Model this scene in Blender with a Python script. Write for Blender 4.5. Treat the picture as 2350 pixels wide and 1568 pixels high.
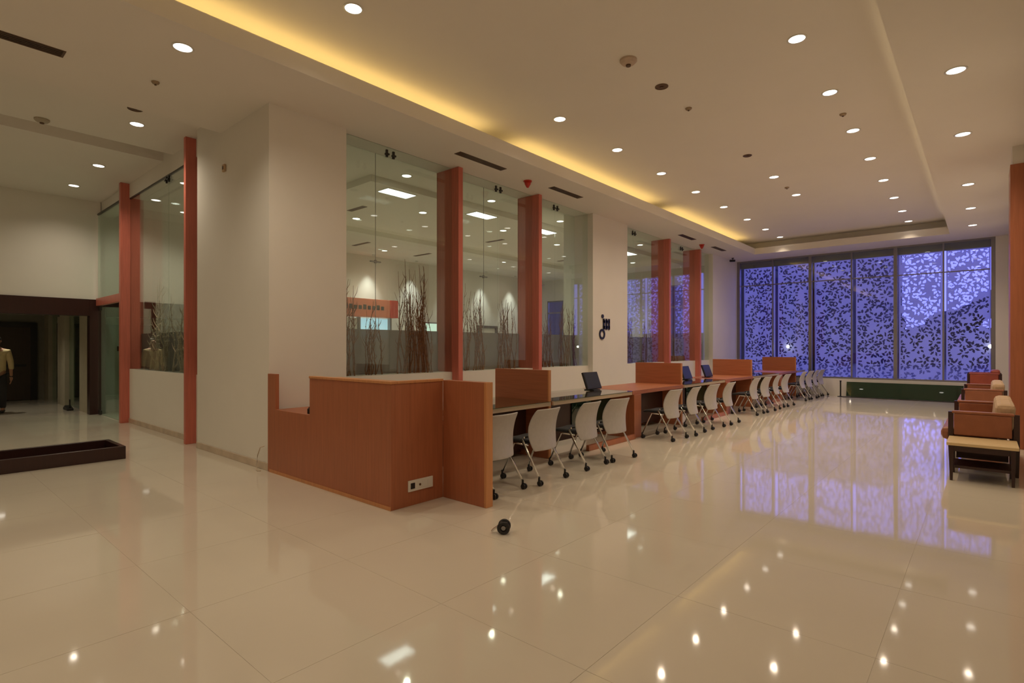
import bpy, bmesh, math, random
from mathutils import Vector, Matrix
random.seed(7)
for o in list(bpy.data.objects): bpy.data.objects.remove(o)
SC = bpy.context.scene
COL = SC.collection
R = math.radians

# ------------------------------------------------------------------ camera
YAW = 41.0146; FPX = 1249.8; CAMH = 1.5
cd = bpy.data.cameras.new('camera'); cam = bpy.data.objects.new('camera', cd); COL.objects.link(cam)
cd.sensor_fit = 'HORIZONTAL'; cd.sensor_width = 36; cd.lens = FPX / 2350 * 36
cd.shift_y = 13 / 2350; cd.clip_start = .05; cd.clip_end = 200
cam.location = (0, 0, CAMH); cam.rotation_euler = (R(90), 0, R(YAW))
SC.camera = cam
# ------------------------------------------------------------------ world: dusk sky
W = bpy.data.worlds.new('dusk'); SC.world = W; W.use_nodes = True
wn = W.node_tree.nodes; wl = W.node_tree.links
bg = wn['Background']; bg.inputs['Color'].default_value = (.20, .20, 1.0, 1); bg.inputs['Strength'].default_value = 2.35
# ------------------------------------------------------------------ exposure
vs = SC.view_settings
vs.view_transform = 'Standard'; vs.look = 'None'; vs.gamma = 1; vs.use_curve_mapping = False
vs.exposure = 0.0
SC.cycles.max_bounces = 6; SC.cycles.diffuse_bounces = 4; SC.cycles.glossy_bounces = 2; SC.cycles.transmission_bounces = 2
SC.cycles.caustics_reflective = False; SC.cycles.caustics_refractive = False; SC.cycles.use_denoising = True; SC.cycles.adaptive_threshold = .02
LAMP_W = 70.0                       # watts of one downlight
LAMP_C = (1.0, .81, .60)
ROOM_W = 80.0; ROOM_C = (1.0, .90, .70)

# ================================================================== helpers
class MB:
    def __init__(s): s.v = []; s.f = []
    def add(s, v, f):
        n = len(s.v); s.v += [tuple(p) for p in v]; s.f += [tuple(i + n for i in q) for q in f]; return s
    def box(s, x0, x1, y0, y1, z0, z1):
        if x0 > x1: x0, x1 = x1, x0
        if y0 > y1: y0, y1 = y1, y0
        if z0 > z1: z0, z1 = z1, z0
        return s.add([(x0,y0,z0),(x1,y0,z0),(x1,y1,z0),(x0,y1,z0),(x0,y0,z1),(x1,y0,z1),(x1,y1,z1),(x0,y1,z1)],
                     [(0,3,2,1),(4,5,6,7),(0,1,5,4),(1,2,6,5),(2,3,7,6),(3,0,4,7)])
    def tube(s, pts, r, n=8, cap=True):
        pts = [Vector(p) for p in pts]; rs = r if isinstance(r, (list, tuple)) else [r] * len(pts)
        base = len(s.v); up = Vector((0, 0, 1))
        for i, p in enumerate(pts):
            d = (pts[min(i+1, len(pts)-1)] - pts[max(i-1, 0)]).normalized()
            a = d.cross(up if abs(d.z) < .95 else Vector((1, 0, 0))).normalized(); b = d.cross(a)
            for k in range(n):
                t = 2 * math.pi * k / n
                s.v.append(tuple(p + (a * math.cos(t) + b * math.sin(t)) * rs[i]))
        for i in range(len(pts) - 1):
            for k in range(n):
                k2 = (k + 1) % n
                s.f.append((base+i*n+k, base+(i+1)*n+k, base+(i+1)*n+k2, base+i*n+k2))
        if cap:
            s.f.append(tuple(base + k for k in range(n)))
            e = base + (len(pts)-1)*n; s.f.append(tuple(e + n - 1 - k for k in range(n)))
        return s
    def lathe(s, prof, n=16, M=None, cap=True):            # prof: (r, z) list around local z
        base = len(s.v); M = M or Matrix()
        for r, z in prof:
            for k in range(n):
                t = 2*math.pi*k/n; s.v.append(tuple(M @ Vector((r*math.cos(t), r*math.sin(t), z))))
        for i in range(len(prof)-1):
            for k in range(n):
                k2 = (k+1) % n; s.f.append((base+i*n+k, base+i*n+k2, base+(i+1)*n+k2, base+(i+1)*n+k))
        if cap and prof[0][0] > 1e-6: s.f.append(tuple(base+n-1-k for k in range(n)))
        if cap and prof[-1][0] > 1e-6: s.f.append(tuple(base+(len(prof)-1)*n+k for k in range(n)))
        return s
    def grid(s, P, closed_u=False):              # P[i][j] points
        base = len(s.v); m = len(P[0])
        for row in P: s.v += [tuple(p) for p in row]
        for i in range(len(P)-1):
            for j in range(m-1 if not closed_u else m):
                j2 = (j+1) % m; s.f.append((base+i*m+j, base+i*m+j2, base+(i+1)*m+j2, base+(i+1)*m+j))
        return s
    def prism(s, poly, axis, a, b):              # poly in the two other axes, extruded along axis a..b
        def P(u, v, w): return (w,u,v) if axis == 'x' else (u,w,v) if axis == 'y' else (u,v,w)
        n = len(poly)
        return s.add([P(u,v,a) for u,v in poly] + [P(u,v,b) for u,v in poly],
                     [tuple(range(n)), tuple(range(2*n-1, n-1, -1))] + [(i, i+n, (i+1)%n+n, (i+1)%n) for i in range(n)])
    def mesh(s, name, mat, smooth=False):
        me = bpy.data.meshes.new(name); me.from_pydata(s.v, [], s.f)
        bm = bmesh.new(); bm.from_mesh(me); bmesh.ops.recalc_face_normals(bm, faces=bm.faces); bm.to_mesh(me); bm.free()
        if mat: me.materials.append(mat)
        if smooth:
            for p in me.polygons: p.use_smooth = True
        me.update(); return me
    def build(s, name, mat, parent=None, bevel=0, smooth=False, sub=0, solid=0):
        o = bpy.data.objects.new(name, s.mesh(name, mat, smooth)); COL.objects.link(o)
        if parent: o.parent = parent
        if solid:
            m = o.modifiers.new('solid', 'SOLIDIFY'); m.thickness = solid; m.offset = 0
        if bevel:
            m = o.modifiers.new('bevel', 'BEVEL'); m.width = bevel; m.segments = 2; m.limit_method = 'ANGLE'; m.angle_limit = R(40)
        if sub:
            m = o.modifiers.new('sub', 'SUBSURF'); m.levels = sub; m.render_levels = sub
        return o
def B(x0, x1, y0, y1, z0, z1): return MB().box(x0, x1, y0, y1, z0, z1)
def tag(o, label, cat, group=None):
    o['label'] = label; o['category'] = cat
    if group: o['group'] = group
    return o
def thing(name, label, cat, loc=(0,0,0), rz=0, group=None):
    o = bpy.data.objects.new(name, None); COL.objects.link(o); o.empty_display_size = .1
    o.location = loc; o.rotation_euler = (0, 0, rz); return tag(o, label, cat, group)
def struct(o, label=None):
    o['kind'] = 'structure'
    if label: o['label'] = label
    return o
def dup(root, loc, rz, label, group=None):
    def cp(o, par):
        c = o.copy(); COL.objects.link(c); c.parent = par
        for ch in [q for q in ALLKIDS(o)]: cp(ch, c)
        return c
    r = cp(root, None); r.location = loc; r.rotation_euler = (0, 0, rz); r['label'] = label
    if group: r['group'] = group
    return r
def ALLKIDS(o): return [q for q in bpy.data.objects if q.parent == o]
ORD = ['first','second','third','fourth','fifth','sixth','seventh','eighth','ninth','tenth','eleventh','twelfth','thirteenth','fourteenth','fifteenth','sixteenth']

# ------------------------------------------------------------------ materials
def newmat(name):
    m = bpy.data.materials.new(name); m.use_nodes = True
    return m, m.node_tree.nodes, m.node_tree.links, m.node_tree.nodes['Principled BSDF']
def plain(name, c, rough=.5, metal=0, spec=.5, var=.06, scale=6, bump=0, coat=0):
    m, n, l, p = newmat(name)
    p.inputs['Roughness'].default_value = rough; p.inputs['Metallic'].default_value = metal
    p.inputs['Specular IOR Level'].default_value = spec; p.inputs['Coat Weight'].default_value = coat
    tc = n.new('ShaderNodeTexCoord'); no = n.new('ShaderNodeTexNoise'); no.inputs['Scale'].default_value = scale
    no.inputs['Detail'].default_value = 4; l.new(tc.outputs['Object'], no.inputs['Vector'])
    r = n.new('ShaderNodeValToRGB'); r.color_ramp.elements[0].position = .3; r.color_ramp.elements[1].position = .7
    r.color_ramp.elements[0].color = tuple(x*(1-var) for x in c) + (1,); r.color_ramp.elements[1].color = tuple(min(1, x*(1+var)) for x in c) + (1,)
    l.new(no.outputs['Fac'], r.inputs['Fac']); l.new(r.outputs['Color'], p.inputs['Base Color'])
    if bump:
        b = n.new('ShaderNodeBump'); b.inputs['Strength'].default_value = bump; b.inputs['Distance'].default_value = .002
        n2 = n.new('ShaderNodeTexNoise'); n2.inputs['Scale'].default_value = scale*12; l.new(tc.outputs['Object'], n2.inputs['Vector'])
        l.new(n2.outputs['Fac'], b.inputs['Height']); l.new(b.outputs['Normal'], p.inputs['Normal'])
    return m
def wood(name, c, rough=.38, grain=(18, 18, .9), var=.10):
    m, n, l, p = newmat(name)
    p.inputs['Roughness'].default_value = rough
    tc = n.new('ShaderNodeTexCoord'); mp = n.new('ShaderNodeMapping'); mp.inputs['Scale'].default_value = grain
    l.new(tc.outputs['Object'], mp.inputs['Vector'])
    no = n.new('ShaderNodeTexNoise'); no.inputs['Scale'].default_value = 2.2; no.inputs['Detail'].default_value = 6
    no.inputs['Distortion'].default_value = .6; l.new(mp.outputs['Vector'], no.inputs['Vector'])
    r = n.new('ShaderNodeValToRGB'); e = r.color_ramp.elements; e[0].position = .3; e[1].position = .72
    e[0].color = tuple(x*(1-var) for x in c)+(1,); e[1].color = tuple(min(1, x*(1+var)) for x in c)+(1,)
    l.new(no.outputs['Fac'], r.inputs['Fac']); l.new(r.outputs['Color'], p.inputs['Base Color'])
    return m
def glass(name, tint=(.93,.97,.95), r0=.05, gl=(1,1,1), diffuse=None, dmix=0.):
    m, n, l, p = newmat(name); n.remove(p); out = n['Material Output']
    lw = n.new('ShaderNodeLayerWeight'); lw.inputs['Blend'].default_value = .5
    pw = n.new('ShaderNodeMath'); pw.operation = 'POWER'; pw.inputs[1].default_value = 4.5; l.new(lw.outputs['Facing'], pw.inputs[0])
    ma = n.new('ShaderNodeMath'); ma.operation = 'MULTIPLY_ADD'; ma.inputs[1].default_value = 1-r0; ma.inputs[2].default_value = r0
    ma.use_clamp = True; l.new(pw.outputs[0], ma.inputs[0])
    t = n.new('ShaderNodeBsdfTransparent'); t.inputs['Color'].default_value = tint+(1,)
    g = n.new('ShaderNodeBsdfGlossy'); g.inputs['Roughness'].default_value = .01; g.inputs['Color'].default_value = gl+(1,)
    src = t.outputs[0]
    if diffuse:
        d = n.new('ShaderNodeBsdfDiffuse'); d.inputs['Color'].default_value = diffuse+(1,)
        tr = n.new('ShaderNodeBsdfTranslucent'); tr.inputs['Color'].default_value = diffuse+(1,)
        a = n.new('ShaderNodeMixShader'); a.inputs[0].default_value = .5; l.new(d.outputs[0], a.inputs[1]); l.new(tr.outputs[0], a.inputs[2])
        b = n.new('ShaderNodeMixShader'); b.inputs[0].default_value = dmix; l.new(t.outputs[0], b.inputs[1]); l.new(a.outputs[0], b.inputs[2]); src = b.outputs[0]
    x = n.new('ShaderNodeMixShader'); l.new(ma.outputs[0], x.inputs[0]); l.new(src, x.inputs[1]); l.new(g.outputs[0], x.inputs[2])
    l.new(x.outputs[0], out.inputs['Surface']); return m
def emit(name, c, s):
    m, n, l, p = newmat(name); p.inputs['Base Color'].default_value = (.8,.8,.8,1)
    p.inputs['Emission Color'].default_value = c+(1,); p.inputs['Emission Strength'].default_value = s; return m

M = {}
M['plaster'] = plain('warm white plaster', (.84,.80,.73), .75, var=.015, scale=1.5, spec=.2)
M['ceil'] = plain('white ceiling paint', (.84,.79,.72), .8, var=.012, scale=1.2, spec=.15)
M['skirt'] = plain('beige marble skirting', (.62,.50,.38), .2, var=.1, scale=5)
def tilemat():
    m, n, l, p = newmat('polished cream tile')
    p.inputs['Roughness'].default_value = .05; p.inputs['IOR'].default_value = 1.5
    ge = n.new('ShaderNodeNewGeometry'); no = n.new('ShaderNodeTexNoise'); no.inputs['Scale'].default_value = .9; no.inputs['Detail'].default_value = 5
    l.new(ge.outputs['Position'], no.inputs['Vector'])
    r = n.new('ShaderNodeValToRGB'); e = r.color_ramp.elements; e[0].position = .3; e[1].position = .75
    e[0].color = (.67,.60,.49,1); e[1].color = (.72,.65,.535,1)
    l.new(no.outputs['Fac'], r.inputs['Fac']); l.new(r.outputs['Color'], p.inputs['Base Color'])
    n2 = n.new('ShaderNodeTexNoise'); n2.inputs['Scale'].default_value = 5; l.new(ge.outputs['Position'], n2.inputs['Vector'])
    b = n.new('ShaderNodeBump'); b.inputs['Strength'].default_value = .015; b.inputs['Distance'].default_value = .004
    l.new(n2.outputs['Fac'], b.inputs['Height']); l.new(b.outputs['Normal'], p.inputs['Normal'])
    return m
M['tile'] = tilemat()
M['grout'] = plain('tile grout', (.60,.53,.43), .8, var=.05)
M['wood'] = wood('orange brown veneer', (.41,.135,.060))
M['woodh'] = wood('orange brown veneer laid along', (.41,.135,.060), grain=(18, .9, 18))
M['woodx'] = wood('orange brown veneer laid across', (.41,.135,.060), grain=(.9, 18, 18))
M['edge'] = wood('lighter veneer edging', (.60,.26,.10))
M['fin'] = wood('reddish fin veneer', (.64,.175,.122))
M['underdesk_shade'] = wood('veneer with under desk shade', (.045,.018,.012))  # veneer darkened so its colour carries the shade under the desks
M['tan'] = wood('pale tan edging', (.55,.42,.30), grain=(18,.9,18), var=.1)
M['dark'] = wood('dark stained wood', (.036,.012,.010), rough=.3)
M['darkdoor'] = wood('very dark door veneer', (.045,.028,.017), rough=.35)
M['glass'] = glass('clear glass')
M['greenglass'] = glass('greenish door glass', (.80,.94,.88), r0=.06)
M['frost'] = glass('frosted film', (.75,.75,.75), diffuse=(.34,.33,.32), dmix=.80)
M['deepgreen'] = glass('deep green sheet glass', (.05,.22,.13), r0=.06, diffuse=(.02,.09,.05), dmix=.75)
M['desktop_glass'] = glass('dark edged table glass', (.70,.78,.72), r0=.06)
M['chrome'] = plain('chrome', (.78,.77,.75), .12, 1, var=.02)
M['alu'] = plain('grey aluminium', (.30,.29,.29), .4, .7, var=.03)
M['steel'] = plain('dark steel fitting', (.07,.065,.06), .35, .8, var=.05)
M['black'] = plain('black plastic', (.012,.011,.011), .4, var=.1)
M['blackfab'] = plain('black seat fabric', (.016,.016,.018), .85, var=.2, scale=60, bump=.3)
M['shell'] = plain('warm grey chair shell', (.46,.43,.41), .45, var=.04, bump=.15, scale=20)
M['leather'] = plain('brown leather', (.30,.105,.05), .42, var=.1, scale=9, bump=.4)
M['redleather'] = plain('red brown leather', (.34,.07,.04), .42, var=.1, scale=9, bump=.4)
M['cushion'] = plain('tan cushion fabric', (.52,.36,.22), .8, var=.08, scale=14, bump=.3)
M['blonde'] = wood('pale blonde wood', (.70,.52,.28), grain=(.9,14,14), var=.08)
M['screen_black'] = plain('dark screen', (.014,.018,.02), .4, var=.05)
M['white_plastic'] = plain('white plastic', (.78,.76,.70), .35, var=.02)
M['grille'] = plain('bronze grille', (.13,.075,.045), .5, .4, var=.1)
M['red'] = plain('red plastic', (.55,.035,.02), .35, var=.05)
M['twig'] = plain('brown twig bark', (.21,.10,.052), .8, var=.35, scale=25)
M['twig_lit'] = plain('twig bark coloured as lit', (.72,.62,.48), .8, var=.25, scale=25)  # bark paled, the light on the left bay twigs is in the colour
M['cable'] = plain('pale cable', (.62,.52,.40), .5)
M['signred'] = plain('orange red sign board', (.62,.15,.07), .5, var=.05)
M['concrete'] = plain('dark outdoor concrete', (.03,.03,.045), .9, var=.2, scale=.8)
M['blind'] = plain('grey blind box', (.22,.21,.22), .7, var=.03)
M['lamp_on'] = emit('downlight glow', (1, .93, .82), 5)
M['lamp_cool'] = emit('cool panel glow', (1, .98, .95), 7)
M['cove'] = emit('yellow cove tube', (1, .70, .24), 6.5)
M['cove_dim'] = emit('dim cove tube', (1, .80, .48), 3.0)
M['scr_blue'] = emit('blue lit display', (.35, .75, .95), .75)
M['scr_green'] = emit('pale green lit display', (.65, .95, .78), .7)
M['skin'] = plain('skin', (.45,.24,.15), .5, var=.04)
M['hair'] = plain('black hair', (.012,.01,.009), .5, var=.3, scale=40)
M['shirt'] = plain('cream shirt cloth', (.66,.55,.30), .8, var=.05, bump=.3, scale=15)
M['trouser'] = plain('dark trouser cloth', (.03,.028,.03), .85, var=.1)
def jali():
    m, n, l, p = newmat('white perforated sheet'); n.remove(p); out = n['Material Output']
    d = n.new('ShaderNodeBsdfDiffuse'); d.inputs['Color'].default_value = (.80,.80,.80,1)
    t = n.new('ShaderNodeBsdfTranslucent'); t.inputs['Color'].default_value = (.86,.84,.84,1)
    x = n.new('ShaderNodeMixShader'); x.inputs[0].default_value = .78
    l.new(d.outputs[0], x.inputs[1]); l.new(t.outputs[0], x.inputs[2]); l.new(x.outputs[0], out.inputs['Surface']); return m
M['jali'] = jali()

# ================================================================== SETTING
HS, HT, HL = 4.47, 4.88, 4.75          # soffit, tray, left wing ceiling heights
XP, XG, XB = -6.56, -6.70, -7.05       # partition face, front glass, back glass
YW, YE = 3.05, 19.6                    # left wall plane, window wall
XR, XL, YS = .45, -15.0, -5.0          # right wall, portal wall, rear wall
XBK = -15.2                            # back wall of the room behind the glass

# floor: slab with tiles as pieces
fl = struct(B(-21.2, XR+.2, YS-.2, YE+.2, -.20, -.0015).build('floor', M['grout']))
TS = 1.0; J = .0009; tiles = []
ix0, ix1 = -21, 1
for i in range(ix0, ix1):
    for k in range(-6, 19):
        x0, x1 = -.40 + i*TS + 0.0, .60 + i*TS; y0, y1 = 1.13 + k*TS, 2.13 + k*TS
        x0 = max(x0, -21); x1 = min(x1, XR); y0 = max(y0, YS); y1 = min(y1, YE)
        if x1-x0 < .05 or y1-y0 < .05: continue
        tiles.append((x0, x1, y0, y1))
def vis(t):
    cx, cy = (t[0]+t[1])/2, (t[2]+t[3])/2
    s, c = math.sin(R(YAW)), math.cos(R(YAW)); w = -s*cx + c*cy
    if w < .6: return None
    u = (c*cx + s*cy)/w
    if abs(u) > 1.15 or 1.5/w > .85: return None
    if cx < XB and cy > YW+.5: return None
    if cx < -15.5: return None
    return math.hypot(cx, cy)
order = sorted([(vis(t), n) for n, t in enumerate(tiles) if vis(t) is not None])
near = [n for _, n in order[:296]]; nearset = set(near)
tm = {}
for n in near:
    x0, x1, y0, y1 = tiles[n]; key = (round(x1-x0, 3), round(y1-y0, 3))
    if key not in tm:
        a, b = key[0]/2 - J, key[1]/2 - J
        tm[key] = B(-a, a, -b, b, -.018, 0).mesh('tile', M['tile'])
    o = bpy.data.objects.new('tile', tm[key]); COL.objects.link(o); o.parent = fl
    o.location = ((x0+x1)/2, (y0+y1)/2, 0); o.rotation_euler = (random.uniform(-1,1)*.0005, random.uniform(-1,1)*.0005, 0)
mb = MB()
for n, (x0, x1, y0, y1) in enumerate(tiles):
    if n not in nearset: mb.box(x0+J, x1-J, y0+J, y1-J, -.018, 0)
o = mb.build('tile_field', M['tile'], fl); o['kind'] = 'stuff'

# ceilings
struct(B(-5.95, -.34, YS, 18.62, HT, HT+.12).build('ceiling', M['ceil']), 'raised tray ceiling with downlights and yellow cove')
YN = -4.0
mb = MB().box(XP, -5.58, YS, YE, HS, HS+.03).box(XP, -5.95, YS, YE, HS+.03, HT+.1).box(-8.0, XP, YS, YW, HS, HT+.1)
struct(mb.build('ceiling_left', M['ceil']))
mb = MB().box(-.71, XR, YS, YE, HS, HS+.03).box(-.34, XR, YS, YE, HS+.03, HT+.1)
struct(mb.build('ceiling_right', M['ceil']))
mb = MB().box(-5.58, -.71, 18.28, YE, HS, HS+.03).box(-5.95, -.34, 18.62, YE, HS+.03, HT+.1).box(-5.58, -.71, YS, YN, HS, HT+.1)
struct(mb.build('ceiling_far', M['ceil']))
struct(B(-5.62, -5.58, YN, 18.28, HS+.03, 4.665).build('trim_1', M['ceil']))
struct(B(-.71, -.67, YN, 18.28, HS+.03, 4.665).build('trim_2', M['ceil']))
struct(B(-5.58, -.71, 18.28, 18.32, HS+.03, 4.665).build('trim_3', M['ceil']))
# left wing ceiling with a shallow recessed groove
mb = MB().box(-10.35, -8.88, YS, YW+.13, HL, HL+.34).box(-8.88, -8.0, YS, YW, HL, HL+.34).box(XL, -10.85, YS, YW+.13, HL, HL+.34).box(-10.85, -10.35, YS, YW+.13, HL+.24, HL+.34)
struct(mb.build('ceiling_wing', M['ceil']))

# walls
struct(B(XR, XR+.2, YS, YE, 0, HT+.1).build('wall_right', M['plaster']))
struct(B(XL-.2, XR, YS-.2, YS, 0, HT+.1).build('wall_rear', M['plaster']))
mb = MB().box(XL-.2, XL, YS, -.6, 0, HL+.2).box(XL-.2, XL, -.6, 3.17, 2.56, HL+.2)
struct(mb.build('wall_left', M['plaster']), 'white wall above the dark portal')
struct(B(-8.88, XP, YW, 4.11, 0, HL+.1).build('wall_corner_pillar', M['plaster']), 'wide cream corner pillar behind the reception desk')
struct(MB().box(-7.13, XP, 10.27, 11.81, 0, HS).box(-7.35, -7.13, 10.27, 11.81, 0, 4.6).build('wall_middle_pillar', M['plaster']), 'cream pillar with black wall ornament')
struct(MB().box(-7.13, XP, 17.3, YE, 0, HS).box(-7.35, -7.13, 17.3, YE, 0, 4.6).build('wall_end_pillar', M['plaster']), 'cream pillar beside the blue window')
for a, b in ((-12.85, -9.38), (-9.30, -8.88)): struct(B(a, b, YW+.13, YW+.36, 0, 1.07).build('wall_low_left', M['plaster']))
for a, b in ((XL-.2, -12.95), (-12.85, -9.38), (-9.30, -8.88)): struct(B(a, b, YW+.13, YW+.40, HS, HL+.45).build('wall_bulkhead_left', M['plaster']))
for a, b in ((4.11, 6.17), (6.27, 8.30), (8.40, 10.27)): struct(B(XB, -6.68, a, b, 0, 1.09).build('wall_low_near', M['plaster']))
for a, b in ((11.81, 14.07), (14.17, 16.19), (16.29, 17.3)): struct(B(XB, -6.68, a, b, 0, 1.09).build('wall_low_far', M['plaster']))
# right column: plaster above, wood cladding below
col = struct(B(.30, XR, 10.95, 11.6, 0, HS).build('wall_right_pillar', M['plaster']))
struct(MB().box(.275, XR, 10.92, 10.95, 0, 4.2).box(.275, .30, 10.95, 11.6, 0, 4.2).build('trim_4', M['wood']), 'orange wood cladding on the right pillar')
# skirtings
struct(MB().box(-8.88, XP, YW-.015, YW, 0, .09).box(-12.85, -9.38, YW+.115, YW+.13, 0, .09).build('baseboard_left', M['skirt'], bevel=.004))
struct(MB().box(XR-.015, XR, YS, 10.9, 0, .09).box(XR-.015, XR, 11.62, YE, 0, .09).build('baseboard_right', M['skirt']))
# window wall sill
struct(B(XP, XR, YE-.12, YE+.1, 0, .52).build('wall_window_sill', M['plaster']))
struct(B(.20, XR, YE-.1, YE+.1, .52, HS).build('wall_window_side', M['plaster']))
struct(B(XP, XR, YE, YE+.1, HS, HT+.2).build('wall_window_top', M['plaster']))

# window 1: big blue window, mullions, panes
w1 = struct(B(XP, XP+.09, YE-.06, YE+.06, .52, HS).build('window_1', M['alu']), 'tall window of blue panes behind leaf-cut screens')
mulx = [-5.40, -4.27, -3.12, -2.01, -.90]
for n, x in enumerate(mulx):
    wdt = .045 if n % 2 else .02
    B(x-wdt, x+wdt, YE-.06, YE+.06, .57, HS-.05).build('mullion', M['alu'], w1)
B(.11, .20, YE-.06, YE+.06, .52, HS).build('mullion', M['alu'], w1)
for z in (.52, HS-.05): B(XP+.09, .11, YE-.05, YE+.05, z, z+.05).build('rail', M['alu'], w1)
xs = [XP+.09] + mulx + [.11]
for a, b in zip(xs[:-1], xs[1:]):
    B(a+.02, b-.02, YE-.02, YE+.02, 3.60, 3.63).build('transom', M['alu'], w1)
    for z0, z1 in ((.57, 3.60), (3.63, HS-.05)): B(a+.02, b-.02, YE-.004, YE+.004, z0, z1).build('pane', M['glass'], w1)
# blind box above
tag(B(XP, .2, YE+.12, YE+.20, 4.24, HS).build('blind_box', M['blind']), 'grey blind box along the top of the blue window', 'blind box')

# portal frame on the left
pf = struct(B(XL-.2, XL+.04, 2.96, 3.17, 0, 2.56).build('door_1', M['dark'], bevel=.006), 'dark brown wooden portal frame')
B(XL-.2, XL+.04, -.6, 2.96, 2.19, 2.56).build('lintel', M['dark'], pf, bevel=.006)
B(XL-.2, XL+.04, -.81, -.6, 0, 2.56).build('jamb', M['dark'], pf, bevel=.006)
# corridor beyond the portal
XC = -20.5
struct(MB().box(XC-.2, XL-.2, -1.0, 4.3, 2.42, 2.6).build('ceiling_corridor', M['ceil']))
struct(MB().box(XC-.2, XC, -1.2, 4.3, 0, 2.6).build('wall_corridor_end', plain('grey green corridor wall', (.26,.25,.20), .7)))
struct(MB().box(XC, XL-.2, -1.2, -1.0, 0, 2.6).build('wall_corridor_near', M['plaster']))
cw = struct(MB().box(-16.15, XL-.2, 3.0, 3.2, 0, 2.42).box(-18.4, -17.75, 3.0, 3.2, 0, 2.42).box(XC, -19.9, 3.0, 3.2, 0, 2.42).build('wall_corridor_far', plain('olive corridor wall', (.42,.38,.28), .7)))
struct(B(-17.75, -16.15, 3.09, 3.10, 0, 2.42).build('window_5', M['greenglass']))
struct(B(-19.9, -18.4, 3.09, 3.10, 0, 2.42).build('window_6', M['greenglass']))
tag(B(-18.48, -18.40, 2.96, 3.0, 0, 2.3).build('door_pull', M['chrome']), 'tall bright steel strip on the corridor wall', 'handle')
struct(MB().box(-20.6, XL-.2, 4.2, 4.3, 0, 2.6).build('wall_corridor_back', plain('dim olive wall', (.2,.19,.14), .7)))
d2 = struct(B(XC, XC+.08, 2.70, 2.84, 0, 2.2).build('door_2', M['black']), 'dark double door at the corridor end')
B(XC, XC+.08, -.2, 2.70, 2.06, 2.2).build('door_head', M['black'], d2)
for y0, y1 in ((.0, 1.34), (1.36, 2.70)):
    lf = B(XC+.01, XC+.05, y0, y1, .02, 2.06).build('door_leaf', M['darkdoor'], d2)
    B(XC+.05, XC+.065, y0+.1, y1-.1, .95, 1.02).build('push_bar', M['black'], lf)
    B(XC+.05, XC+.06, y0+.12, y1-.12, .12, .85).build('leaf_panel', M['darkdoor'], lf)

# ---- glass in the left wall (between fins), door and transom
w2 = struct(B(-12.85, -9.38, YW+.33, YW+.36, 1.07, 1.09).build('window_2', M['alu']), 'glazed bay left of the corner pillar')
for a, b in ((-12.85, -10.62), (-10.60, -9.38), (-9.30, -8.88)):
    B(a, b, YW+.144, YW+.156, 1.07, HS).build('pane', M['glass'], w2)
    B(a, b, YW+.335, YW+.345, 1.77, HS).build('pane', M['glass'], w2)
    B(a, b, YW+.335, YW+.345, 1.09, 1.77).build('frosted_pane', M['frost'], w2)
B(-12.85, -9.38, YW+.135, YW+.165, HS-.025, HS).build('head_channel', M['steel'], w2)
def clip(par, p, axis):
    mb = MB()
    if axis == 'y':
        for s in (-1, 1): mb.box(p[0]-.012, p[0]+.012, p[1]+s*.06-.016, p[1]+s*.06+.016, p[2], p[2]+.11).box(p[0]-.012,p[0]+.03, p[1]+s*.06-.03, p[1]+s*.06+.03, p[2]+.03, p[2]+.055)
    else:
        for s in (-1, 1): mb.box(p[0]+s*.06-.016, p[0]+s*.06+.016, p[1]-.012, p[1]+.012, p[2], p[2]+.11).box(p[0]+s*.06-.03, p[0]+s*.06+.03, p[1]-.03, p[1]+.012, p[2]+.03, p[2]+.055)
    mb.build('clip', M['steel'], par)
clip(w2, (-10.61, YW+.13, HS-.14), 'x')
d3 = struct(B(XL+.06, -12.96, YW+.02, YW+.10, 2.42, 2.58).build('door_3', M['fin']), 'frameless glass door under an orange wood transom')
lf = B(-14.9, -12.97, YW+.055, YW+.067, .012, 2.41).build('glass_leaf', M['greenglass'], d3)
B(-14.85, -14.70, YW+.04, YW+.08, .012, .10).build('patch_fitting', M['steel'], lf)
B(-14.85, -14.70, YW+.04, YW+.08, 2.31, 2.41).build('patch_fitting', M['steel'], lf)
B(-13.35, -13.22, YW+.04, YW+.08, 1.42, 1.52).build('lock', M['chrome'], lf)
B(XL+.06, -12.96, YW+.055, YW+.067, 2.58, HS).build('glass_panel', M['greenglass'], d3)
B(XL+.06, -12.96, YW+.04, YW+.08, HS-.03, HS).build('head_channel', M['steel'], d3)

# ---- hall side glazing
def hall_bay(name, Y0, Y1, fins, joints, label):
    w = struct(B(XB-.01, XB+.03, Y0, Y1, 1.09, 1.11).build(name, M['alu']), label)
    cuts = sorted([Y0] + fins + joints + [Y1])
    for a, b in zip(cuts[:-1], cuts[1:]):
        ga = .05 if a in fins else .004; gb = .05 if b in fins else .004
        B(XG-.006, XG+.006, a+ga, b-gb, 1.09, HS).build('pane', M['glass'], w)
        B(XB-.005, XB+.005, a+ga, b-gb, 1.77, HS).build('pane', M['glass'], w)
        B(XB-.005, XB+.005, a+ga, b-gb, 1.11, 1.77).build('frosted_pane', M['frost'], w)
    for j in joints:
        clip(w, (XG+.02, j, HS-.16), 'y')
        MB().box(XB-.02, XB+.02, j-.09, j+.09, 2.80, 2.818).box(XB-.015, XB+.015, j-.015, j+.015, 2.785, 2.835).build('spider_fitting', M['alu'], w)
        B(XB-.004, XB+.004, j-.003, j+.003, 1.11, HS).build('joint_seal', M['alu'], w)
    return w
hall_bay('window_3', 4.11, 10.27, [6.22, 8.35], [4.92, 7.30, 9.05], 'glazed partition bay above the reception desk')
hall_bay('window_4', 11.81, 17.3, [14.12, 16.24], [12.35, 15.2], 'glazed partition bay near the blue window')
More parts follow.
